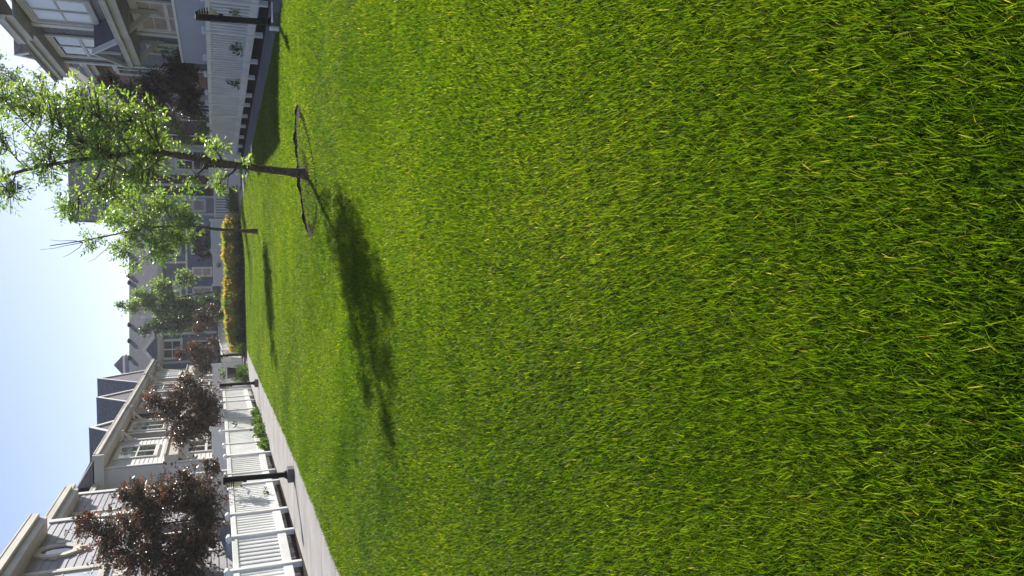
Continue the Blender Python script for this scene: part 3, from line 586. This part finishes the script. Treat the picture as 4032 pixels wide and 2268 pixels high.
def gable(F, e, uc, hw, n, w0, w1, run, m='wine', fm='trim', rm='roof', fw_=.2, over=.25, vent=False):
    """small gable with its roof running back"""
    F.mb().hexa([(uc-hw, n-.1, w0), (uc+hw, n-.1, w0), (uc, n-.1, w1)], [(uc-hw, n, w0), (uc+hw, n, w0), (uc, n, w1)]).build('gable_wall', M[m], e)
    for s_ in (-1, 1):
        sl = (w1-w0)/hw; ow = hw+.25; z_ = w1-sl*ow
        slab(F, e, [(uc, n+over, w1+.1), (uc+s_*ow, n+over, z_+.1), (uc+s_*ow, n-run*.25, z_+.1), (uc, n-run, w1+.1)], rm, .06)
        b = F.mb(); b.hexa([(uc, n+over, w1-.12), (uc+s_*ow, n+over, z_-.12), (uc+s_*ow, n+over+.03, z_-.12), (uc, n+over+.03, w1-.12)], [(uc, n+over, w1+.11), (uc+s_*ow, n+over, z_+.11), (uc+s_*ow, n+over+.03, z_+.11), (uc, n+over+.03, w1+.11)])
        b.build('rake_board', M[fm], e)
        F.mb().hexa([(uc, n+.001, w1-.12), (uc+s_*ow, n+.001, z_-.12), (uc+s_*ow, n+over-.001, z_-.12), (uc, n+over-.001, w1-.12)], [(uc, n+.001, w1-.09), (uc+s_*ow, n+.001, z_-.09), (uc+s_*ow, n+over-.001, z_-.09), (uc, n+over-.001, w1-.09)]).build('rake_soffit', M['soffit'], e)
def brace(F, e, u, n, w_, s_=.45, m='trim'):
    b = F.mb(); t_ = .05+.11*s_; b.beam((u, n+.02, w_-s_), (u, n+s_, w_-.02), t_, t_, (1, 0, 0)); b.box((u-t_*.55, n+.02, w_-s_-.12), (u+t_*.55, n+.02+t_*.8, w_)); b.box((u-t_*.55, n+.021, w_-t_*.9), (u+t_*.55, n+s_+.04, w_-.005)); return b.build('bracket', M[m], e)

# --- left house nearest the camera
A = empty('row_house', (-7.5, 22, 0), 'near left house with slate lap siding, deep flat eaves and an octagonal window', 'house')
siding(FL, A, 23.1, 27.6, 0, 5.55, 0, 'slateA', .17); siding(FL, A, 14, 23.1, 0, 5.55, .55, 'slateA', .17)
FL.mb().box((14.1, -3.5, 0), (27.5, -.3, 5.5)).build('house_body', M['slate'], A)
trim(FL, A, 22.94, 23.16, 0, 5.5, .55, d=.04); trim(FL, A, 27.4, 27.62, 0, 5.5, 0); trim(FL, A, 19.3, 19.42, 0, 5.5, .55, d=.02)
gutter(FL, A, 22.72, 26.8, .5, 5.55, .55, gh=.2); gutter(FL, A, 15, 22.16, 1.1, 5.55, .6, gh=.2)
b = FL.mb(); b.box((22.72, -1.5, 5.56), (27.5, .38, 5.74)); b.box((14, -1.5, 5.57), (22.16, .98, 5.745)); b.build('flat_roof', M['trim'], A)
window(FL, A, 23.66, 25.4, 3.9, 5.36, 0, 2, 1, m='trim', pane='pale_pane', sub=(1, 2), mun=.035)
window(FL, A, 17.7, 19.25, 3.7, 5.42, .55, 2, 1, m='trim', pane='pale_pane', sub=(1, 2), mun=.035)
window(FL, A, 23.7, 25.3, 1.6, 3.0, 0, 2, 1); window(FL, A, 20, 21.8, 1.4, 3.0, .55, 2, 1)
trim(FL, A, 14, 22.9, 3.25, 3.5, .55, d=.05)
# octagonal window
uc, wc_, k = 20.62, 4.92, math.pi/8
def octo(r_u, r_w, n_): return [(uc+math.cos(k+i*math.pi/4)*r_u, n_, wc_+math.sin(k+i*math.pi/4)*r_w) for i in range(8)]
b = FL.mb(); o1, o2, o3, o4 = octo(.46, .58, .567), octo(.28, .36, .567), octo(.46, .58, .63), octo(.28, .36, .62)
for i in range(8):
    j = (i+1) % 8; b.hexa([o1[i], o1[j], o2[j], o2[i]], [o3[i], o3[j], o4[j], o4[i]])
for du, dw in ((0, .56), (0, -.56), (.46, 0), (-.46, 0)): b.box((uc+du-.07, .57, wc_+dw-.08), (uc+du+.07, .66, wc_+dw+.08))
ow = b.build('octagonal_window', M['trim'], A); FL.mb().hexa(octo(.3, .38, .560), octo(.3, .38, .585)).build('pane', M['glassdark'], ow)
# sloping roof seen beyond the flat eaves
slab(FL, A, [(14, -.6, 5.76), (14, -6, 9.6), (20.2, -6, 9.6), (20.2, -.6, 5.76)], 'roof', .12)
b = FL.mb(); b.hexa([(20.21, -.6, 5.6), (20.21, -6, 9.44), (20.25, -6, 9.44), (20.25, -.6, 5.6)], [(20.21, -.6, 5.84), (20.21, -6, 9.68), (20.25, -6, 9.68), (20.25, -.6, 5.84)]); b.build('rake_board', M['trimw'], A)
FL.mb().hexa([(20.0, -.8, 5.75), (20.0, -5.9, 5.75), (20.0, -5.9, 9.3)], [(20.1, -.8, 5.75), (20.1, -5.9, 5.75), (20.1, -5.9, 9.3)]).build('gable_wall', M['slate'], A)

# --- left row beyond it
B = empty('row_house', (-7.5, 40, 0), 'long left row of town houses with dark gabled roofs and cream gutters', 'house')
FL.mb().box((27.7, -4, 0), (61, -1.25, 5.2)).build('house_body', M['pale'], B)
siding(FL, B, 27.65, 30.45, 0, 5.2, -1.0, 'pale', .15)
window(FL, B, 28.1, 29.0, 1.55, 2.85, -1.0, 1, 2); window(FL, B, 29.3, 30.1, 3.6, 4.8, -1.0, 1, 2)
segs = [(30.47, 34.9, 'pale', 0), (34.9, 36.6, 'burg', -.35), (36.6, 39.6, 'grey', -.1), (39.6, 42.2, 'burg', -.35), (42.2, 44.9, 'pale', 0), (44.9, 46.9, 'burg', -.3), (46.9, 50.4, 'pale', 0), (50.4, 52, 'wine', -.3), (52, 56, 'pale', 0), (56, 61, 'burg', -.2)]
for u0, u1, m_, n_ in segs:
    siding(FL, B, u0, u1, 0, 5.2, n_, m_, .15, back=1.3 if u0 < 31 else .25)
    if m_ in ('pale', 'grey'):
        trim(FL, B, u0-.02, u0+.14, 0, 5.12, n_+.003, d=.04, name='corner_board'); trim(FL, B, u1-.14, u1+.02, 0, 5.12, n_+.003, d=.04, name='corner_board')
        window(FL, B, (u0+u1)/2-1.0, (u0+u1)/2+1.05, 3.5, 5.0, n_, 2, 1, sub=(1, 2), mun=.05, pane='pale_pane' if u0 > 50 else 'glassdark')
        window(FL, B, (u0+u1)/2-1.0, (u0+u1)/2+1.05, 1.0, 2.55, n_, 2, 2, sub=(1, 1))
        b = FL.mb(); b.box((u0, n_+.02, 2.72), (u1, n_+.32, 3.12)); b.box((u0-.03, n_+.01, 3.121), (u1+.03, n_+.38, 3.17)); b.build('porch_beam', M['trim'], B)
        brace(FL, B, u0+.25, n_+.02, 2.7, .5); brace(FL, B, u1-.25, n_+.02, 2.7, .5)
        brace(FL, B, u1-.1, n_+.02, 5.0, .42)
for u0, u1, n_ in ((30.35, 40.5, .6), (40.52, 50.6, .55), (50.62, 61.3, .6)): gutter(FL, B, u0, u1, n_, 5.28, .62, gh=.16)
gutter(FL, B, 27.7, 30.3, -.4, 5.28, .6, gh=.16)
FL.mb().box((30.2, -.52, 5.10), (30.34, .59, 5.45)).build('gutter_return', M['trim'], B)
for u0, u1, nr, wr in ((27.6, 42.4, -1.95, 6.72), (42.41, 50.5, -3.25, 7.5), (50.51, 61, -4.8, 8.4)):
    ns = .48 if u0 > 30 else .48
    u00 = 30.36 if u0 < 30 else u0
    slab(FL, B, [(u00, .5, 5.46), (u1, .5, 5.46), (u1, nr, wr), (u00, nr, wr)], 'roof', .1)
    slab(FL, B, [(u00, nr-.001, wr), (u1, nr-.001, wr), (u1, nr-4, wr-2.2), (u00, nr-4, wr-2.2)], 'roof', .1)
slab(FL, B, [(24.5, -.5, 5.46), (30.35, -.5, 5.46), (30.35, -1.95, 6.72), (24.5, -1.95, 6.72)], 'roof', .1)
FL.mb().hexa([(30.355, .5, 5.4), (30.355, -.5, 5.4), (30.355, -.5, 6.0)], [(30.2, .45, 5.4), (30.2, -.5, 5.4), (30.2, -.5, 5.95)]).build('roof_end', M['roof'], B)
gable(FL, B, 38.72, 1.5, -.12, 5.55, 6.62, 1.9, 'shak', 'trimw', fw_=.2, over=.05)
gable(FL, B, 47.0, 2.3, -.12, 5.55, 7.38, 3.2, 'shak', 'trimw', over=.05)
gable(FL, B, 54.43, 3.0, -.12, 5.55, 8.28, 4.8, 'shak', 'trimw', over=.05)

# --- right house nearest the camera
C_ = empty('row_house', (6.1, 22, .25), 'near right house with grey siding, large upper windows and a bracketed canopy', 'house')
FRt.mb().box((20.9, -4.5, .2), (27.5, -.26, 5.5)).build('house_body', M['grey'], C_)
siding(FRt, C_, 20.7, 23.2, 3.3, 5.6, .0, 'taupeA', .15); siding(FRt, C_, 10, 23.2, .2, 3.3, .0, 'taupeA', .15); siding(FRt, C_, 23.2, 27.55, .2, 5.6, -.06, 'dkgrey', .15)
trim(FRt, C_, 23.05, 23.32, .2, 5.55, 0, 'trimw', .05, 'corner_board'); trim(FRt, C_, 27.38, 27.56, .2, 5.55, -.05, 'trimw', .05, 'corner_board')
window(FRt, C_, 20.75, 22.95, 3.92, 5.5, 0, 2, 1, 'trim', 'pale_pane', .13, sub=(1, 2), mun=.05)
window(FRt, C_, 24.35, 26.75, 3.92, 5.5, -.05, 2, 2, 'trimw', 'glassdark', .12)
window(FRt, C_, 20.2, 22.85, 1.5, 3.08, 0, 2, 2, 'trimw', 'curtain', .12, sub=(1, 2)); window(FRt, C_, 24.3, 25.6, 1.5, 3.0, -.05, 2, 2, 'trimw', 'glassdark', .1)
gutter(FRt, C_, 21.15, 23.3, .55, 5.72, .6, gh=.17); gutter(FRt, C_, 23.31, 28.3, .42, 5.68, .5, gh=.17)
slab(FRt, C_, [(21.15, .5, 5.9), (28.2, .5, 5.9), (28.2, -3.4, 8.1), (21.15, -3.4, 8.1)], 'roofb', .1)
slab(FRt, C_, [(21.15, -3.401, 8.1), (28.2, -3.401, 8.1), (28.2, -6, 6.5), (21.15, -6, 6.5)], 'roofb', .1)
b = FRt.mb(); b.box((17.9, .02, 3.40), (24.1, .72, 3.46)); b.build('canopy_roof', M['shak'], C_)
gutter(FRt, C_, 17.9, 21.1, .84, 3.28, .76, gh=.12); gutter(FRt, C_, 21.12, 24.1, .80, 3.28, .76, gh=.12)
b = FRt.mb(); b.hexa([(21.6, .05, 3.47), (24.0, .05, 3.47), (22.8, .05, 4.1)], [(21.6, .68, 3.47), (24.0, .68, 3.47), (22.8, .68, 4.1)]); b.build('canopy_pediment', M['shak'], C_)
b = FRt.mb(); b.beam((21.5, .73, 3.44), (22.8, .73, 4.13), .06, .13, (0, 1, 0)); b.beam((22.8, .731, 4.13), (24.1, .731, 3.44), .06, .13, (0, 1, 0)); b.beam((22.8, .72, 3.48), (22.8, .72, 4.03), .05, .06, (0, 1, 0)); b.build('pediment_trim', M['trimw'], C_)
for u in (18.3, 21.0, 23.9): brace(FRt, C_, u, .02, 3.22, .62)
# --- right row behind (terracotta)
D_ = empty('row_house', (6.6, 36, .25), 'terracotta sided house with brown shingles right of the nearest tree', 'house')
FR2 = Fr(lambda u, n, w_: (6.75-n, u, w_))
siding(FR2, D_, 27.7, 34.2, .2, 5.0, 0, 'terra', .12); FR2.mb().box((27.8, -4.5, .2), (46, -.3, 5)).build('house_body', M['terra'], D_)
siding(FR2, D_, 34.2, 37, .2, 5.0, .35, 'pale', .13); siding(FR2, D_, 37, 46, .2, 5.0, 0, 'wine', .13)
trim(FR2, D_, 34.2, 34.35, .2, 5, .35); trim(FR2, D_, 36.85, 37, .2, 5, .35)
window(FR2, D_, 34.7, 36.6, 1.2, 2.8, .35, 2, 1); window(FR2, D_, 34.7, 36.6, 3.3, 4.7, .35, 2, 1); window(FR2, D_, 39, 41, 1.2, 2.8, 0, 2, 1); window(FR2, D_, 30, 31.6, 3.2, 4.5, 0, 2, 1)
gutter(FR2, D_, 27.8, 46, .5, 5.02, .5, gh=.15)
slab(FR2, D_, [(28.3, .42, 5.2), (46, .42, 5.2), (46, -3.0, 8.3), (28.3, -3.0, 8.3)], 'roofb', .1)
slab(FR2, D_, [(28.3, -3.001, 8.3), (46, -3.001, 8.3), (46, -6, 6), (28.3, -6, 6)], 'roofb', .1)
gable(FR2, D_, 33.2, 2.1, -1.0, 5.7, 7.9, 2.4, 'wine', 'trimw', 'roofb')
# --- house at the right end, facing the lawn
E_ = empty('row_house', (5, 48, .3), 'burgundy and grey house with brown roof seen through the two green trees', 'house')
FE = Fr(lambda u, n, w_: (u, 48-n, w_))
FE.mb().box((2.6, -6, .2), (10, -.3, 5.6)).build('house_body', M['grey'], E_)
cols = [(2.5, 3.5, 'grey'), (3.5, 4.15, 'burg'), (4.15, 4.8, 'burg'), (4.8, 6.4, 'pale'), (6.4, 7.0, 'burg'), (7, 10, 'grey')]
for u0, u1, m_ in cols:
    siding(FE, E_, u0, u1, .2, 5.6, 0, m_, .14); trim(FE, E_, u0-.06, u0+.07, .2, 5.55, 0, d=.04)
window(FE, E_, 4.95, 6.2, 1.4, 3.3, 0, 2, 2, sub=(1, 2)); window(FE, E_, 4.95, 6.2, 3.9, 5.3, 0, 2, 2); window(FE, E_, 2.62, 3.4, 1.7, 3.1, 0, 1, 2, pane='curtain'); window(FE, E_, 2.62, 3.4, 3.9, 5.1, 0, 1, 2)
gutter(FE, E_, 2.2, 10, .5, 5.6, .5, gh=.16)
slab(FE, E_, [(2.2, .42, 5.78), (10, .42, 5.78), (10, -4.2, 9.3), (2.2, -4.2, 9.3)], 'roofb', .1); slab(FE, E_, [(2.2, -4.201, 9.3), (10, -4.201, 9.3), (10, -8, 6), (2.2, -8, 6)], 'roofb', .1)
gable(FE, E_, 3.4, 1.0, .1, 5.8, 7.2, 1.8, 'wine', 'trimw', 'roofb'); gable(FE, E_, 6.0, 1.0, .1, 5.8, 7.2, 1.8, 'wine', 'trimw', 'roofb')
# --- house across the far end
G_ = empty('row_house', (-1.6, 60, .4), 'slate blue house across the far end with a long dark roof and roof vents', 'house')
FF.mb().box((-9.5, -6, .2), (12, -.3, 4.95)).build('house_body', M['slate'], G_)
siding(FF, G_, -9.5, 12, .2, 4.98, 0, 'slate', .12)
FF.mb().box((-9.4, .02, .2), (12, .14, 1.28)).build('plinth', M['shak'], G_)
for u in (-5.9, -3.87): trim(FF, G_, u-.09, u+.09, .2, 4.9, 0, name='corner_board')
for u in (1.30, -.12): trim(FF, G_, u-.07, u+.07, 3.25, 4.9, .06, name='corner_board')
trim(FF, G_, -3.0, 3.9, 3.14, 3.28, .05, name='belt_board')
FF.mb().box((-.05, .02, 3.55), (1.23, .05, 4.9)).build('recess_panel', mat('faded_blue_panel', (.13, .17, .22), .5, .15, 2), G_)
window(FF, G_, -5.7, -4.24, 3.54, 4.9, .0, 2, 1, 'vinyl', 'glassdark', .13, sub=(1, 2), mun=.05)
window(FF, G_, .22, .96, 1.48, 2.86, 0, 1, 2, 'vinyl', 'curtain', .1, sub=(2, 1)); window(FF, G_, -1.34, -.5, 1.49, 2.85, 0, 1, 2, 'vinyl', 'curtain', .1, sub=(2, 1))
window(FF, G_, -1.4, -.36, 3.55, 4.6, 0, 2, 1, 'vinyl', 'pale_pane', .1); window(FF, G_, 1.8, 2.9, 3.55, 4.9, 0, 2, 1, 'vinyl', 'glassdark', .1); window(FF, G_, 1.9, 2.8, 1.5, 2.9, 0, 1, 2)
window(FF, G_, -5.5, -4.4, 1.5, 2.9, 0, 2, 1)
gutter(FF, G_, -9.8, 12, .55, 4.96, .55, gh=.15)
slab(FF, G_, [(-9.9, .47, 5.13), (12.2, .47, 5.13), (12.2, -3, 7.22), (-9.9, -3, 7.22)], 'roof', .1); slab(FF, G_, [(-9.9, -3.001, 7.22), (12.2, -3.001, 7.22), (12.2, -6.5, 5), (-9.9, -6.5, 5)], 'roof', .1)
gable(FF, G_, -4.95, 1.12, -.1, 5.2, 6.0, 1.6, 'slate', 'vinyl', over=.3); gable(FF, G_, 3.6, 2.4, -.1, 5.2, 6.5, 2.4, 'slate', 'vinyl', over=.3); gable(FF, G_, -.75, .8, -.1, 5.2, 5.75, 1.0, 'slate', 'vinyl', over=.3)
for u in (4.2, 2.7, 1.08, .56, -2.59, -3.77, -5.02, -6.2):
    b = FF.mb(); b.tube([(u, -2.8, 7.0), (u, -2.8, 7.25)], .10, 10); b.tube([(u, -2.8, 7.18), (u, -2.8, 7.27), (u, -2.8, 7.33)], [.18, .18, .06], 12); b.build('roof_vent', M['metal'], G_)
for u0 in (1.6, -3.0):
    for k in range(3):
        for j in range(2):
            z = 6.02-j*.2; n_ = -1.4+j*.33; u = u0+(k-1)*.22
            b = FF.mb(); b.tube([(u, n_, z-.25), (u, n_, z+.08)], .035, 8); b.tube([(u, n_, z+.05), (u, n_, z+.13)], .06, 8); b.build('vent_pipe', M['metal'], G_)
# --- tower
T_ = empty('roof_tower', (-8.3, 68, 5), 'small slate blue tower with a hipped cap rising above the far roof', 'tower')
x0, x1, y0, y1 = -9.1, -7.55, 66.5, 68
MB().box((x0+.15, y0+.15, 4.5), (x1-.15, y1-.15, 8.0)).build('wall', M['slate'], T_)
MB().box((x0, y0, 8.0), (x1, y1, 8.15)).build('fascia', M['trimw'], T_); MB().box((x0+.1, y0+.1, 7.35), (x1-.1, y1-.1, 7.45)).build('belt_board', M['trimw'], T_)
MB().hexa([(x0, y0, 8.151), (x1, y0, 8.151), (x1, y1, 8.151), (x0, y1, 8.151)], [(-8.37, 67.2, 8.85), (-8.33, 67.2, 8.85), (-8.33, 67.25, 8.85), (-8.37, 67.25, 8.85)]).build('cap_roof', M['roof'], T_)

# ------------------------------------------------------------------ small things
cv = MB(); cv.hexa([(-6.5, 16.6, .0), (-5.75, 16.6, 0), (-5.75, 18.2, 0), (-6.5, 18.2, 0)], [(-6.45, 16.7, .95), (-5.8, 16.7, .95), (-5.8, 18.1, .98), (-6.45, 18.1, .98)])
cv.hexa([(-6.45, 16.7, .951), (-5.8, 16.7, .951), (-5.8, 18.1, .981), (-6.45, 18.1, .981)], [(-6.25, 16.95, 1.22), (-6.0, 16.95, 1.2), (-6.0, 17.9, 1.32), (-6.25, 17.9, 1.3)])
tag(cv.build('covered_barbecue', M['cover'], bevel=.05), 'barbecue under a crumpled grey cover behind the near left fence', 'barbecue')
po = MB(); po.tube([(-5.0, 35.4, .55), (-5.0, 35.4, .9)], [.2, .26], 14); pt = empty('potted_plant', (-5.0, 35.4, 0), 'black pot of leafy plant hung by the white railing on the left', 'plant'); po.build('pot', M['pot'], pt)
leaves('foliage', [(-5.0+random.gauss(0, .14), 35.4+random.gauss(0, .14), .95+abs(random.gauss(0, .12))) for _ in range(160)], [(random.gauss(0, 1), random.gauss(0, 1), 1) for _ in range(160)], .1, .05, M['shrub'], pt)
bush('clipped_bush', 'dark rounded bush under the railing at the right end of the lawn', 'shrub', (2.5, 37.2, .2), (.75, .5, .55), 3500, M['dkleaf'], .06, .03)
bush('green_bush', 'small bright green bush at the left end of the golden hedge', 'shrub', (-4.25, 37.25, 0), (.35, .35, .5), 1200, M['shrub'], .06, .035)
bush('green_bush', 'spiky green plant below the white railing with dark gaps on the left', 'shrub', (-5.15, 35.9, 0), (.35, .8, .65), 1500, M['shrub'], .14, .03, up=1.6)
PLG = 'leafy plants at the foot of the left fence'
PB = [(-5.12, 22.0, .16, .30, 'low bright plant at the left fence foot nearest the camera'), (-5.1, 23.6, .22, .42, 'bushiest bright plant at the left fence foot'), (-5.12, 25.2, .2, .36, 'bright plant at the left fence foot in front of the second purple tree'), (-5.15, 26.6, .15, .28, 'small plant at the left fence foot just before the middle path light')]
for x, y, r_, h_, lb in PB: bush('leafy_plant', lb, 'plant', (x, y, .01), (r_*.8, .5, h_*.75), 300, M['shrub'], .11, .045, PLG)
for (x, y, z, r_, m, lb) in [(4.55, 18.0, .62, .22, 'dkleaf', 'dark sprig in the shaded right fence nearest its lamp'), (4.42, 20.9, .6, .26, 'dkleaf', 'larger dark sprig poking through the middle of the right fence'), (4.75, 15.9, .75, .14, 'midleaf', 'thin pale sprig poking through the right fence at the picture edge'), (-5.1, 17.3, .3, .1, 'shrub', 'tiny yellow green sprig on the bottom rail of the near left fence'), (-5.15, 25.0, .75, .1, 'dkleaf', 'small dark sprig through the pickets of the left fence'), (-.38, 42.5, 1.0, .2, 'dkleaf', 'dark sprig on the white panel behind the hedge')]:
    bush('plant_sprig', lb, 'plant', (x, y, z), (.1, r_*1.3, r_*1.2), 70 if r_ > .12 else 26, M[m], .08, .035, up=.3)
# soil and mulch in the cut ring round the nearest tree
def ring_mesh(name, m, cx, cy, r0, r1, z, n=64):
    b = MB()
    for i in range(n):
        a, c_ = 2*math.pi*i/n, 2*math.pi*(i+1)/n
        rr = lambda t, r_: r_*(1+.04*math.sin(3*t+1))
        P = lambda t, r_: (cx+math.cos(t)*rr(t, r_), cy+math.sin(t)*rr(t, r_)/.93, float(zg(cx+math.cos(t)*rr(t, r_), 0))+z)
        wd_ = lambda t: .5+.35*math.sin(t+.3)+.22*math.sin(5*t+1)+.15*math.sin(13*t)
        wa, wc2 = [max(.06, min(1, wd_(t))) for t in (a, c_)]
        if math.sin(a) < -.15 and math.sin(7*a+2) > .1: continue
        b.face([P(a, r1-(r1-r0)*wa), P(a, r1), P(c_, r1), P(c_, r1-(r1-r0)*wc2)])
    return tag(b.build(name, m), kind='structure')
ring_mesh('soil_ring', M['soil'], TREE1[0], TREE1[1], .72, .895, .009)
b = MB()
for i in range(72):
    a, c_ = 2*math.pi*i/72, 2*math.pi*(i+1)/72
    def P(t, dz): rr = .90*(1+.04*math.sin(3*t+1)); x, y = TREE1[0]+math.cos(t)*rr, TREE1[1]+math.sin(t)*rr/.93; return (x, y, float(zg(x, 0))+dz)
    h1, h2 = [max(.006, (.034+.012*math.sin(t*9)+.010*math.sin(t*23+1))*(.55+.6*math.sin(t+.1))) for t in (a, c_)]
    if math.sin(a) < -.05: continue
    b.face([P(a, .005), P(c_, .005), P(c_, h2), P(a, h1)])
tag(b.build('cut_soil_edge', M['soil']), kind='structure')
n_ = 700; aa = rng.random(n_)*2*math.pi; r__ = rng.uniform(.05, .88, n_); px_ = TREE1[0]+np.cos(aa)*r__; py_ = TREE1[1]+np.sin(aa)*r__/.93
o_ = tag(bpy.data.objects.new('dry_straw', None), kind='stuff'); ORG['dry_straw'] = Vector((0, 0, 0)); st_ = leaves('dry_straw', np.stack([px_, py_, zg(px_, 0)+.012+.02*rng.random(n_)], 1), np.stack([rng.normal(0, 1, n_), rng.normal(0, 1, n_), .2*rng.random(n_)], 1), .05, .005, M['straw'], o_, 0, .1)
st_.parent = None; bpy.data.objects.remove(o_); st_.name = 'dry_straw'; tag(st_, 'dry straw and clippings lying in the soil ring around the nearest tree', 'straw', kind='stuff')

n_ = 70; fx, fy = rng.uniform(-3.4, 3.2, n_), rng.uniform(4, 20, n_)
o_ = bpy.data.objects.new('tmp', None); ORG['tmp'] = Vector((0, 0, 0))
fl = leaves('fallen_leaves', np.stack([fx, fy, zg(fx, fy)+.038], 1), np.stack([rng.normal(0, 1, n_), rng.normal(0, 1, n_), .1*rng.random(n_)], 1), .022, .012, M['straw'], o_, 0, .3)
fl.parent = None; bpy.data.objects.remove(o_); tag(fl, 'small dry leaves scattered over the lawn', 'fallen leaves', kind='stuff')

# ------------------------------------------------------------------ summer haze in the air
hz = MB().box((-75, -20, -1.2), (75, 95, 18.5)).build('haze', M['soil'])
hm = bpy.data.materials.new('haze_air'); hm.use_nodes = True; n = hm.node_tree; n.nodes.remove(n.nodes['Principled BSDF'])
pv = n.nodes.new('ShaderNodeVolumePrincipled'); pv.inputs['Color'].default_value = (.93, .95, 1, 1); pv.inputs['Density'].default_value = .0006; pv.inputs['Anisotropy'].default_value = .35
n.links.new(pv.outputs[0], n.nodes['Material Output'].inputs['Volume']); hz.data.materials[0] = hm; tag(hz, kind='stuff')
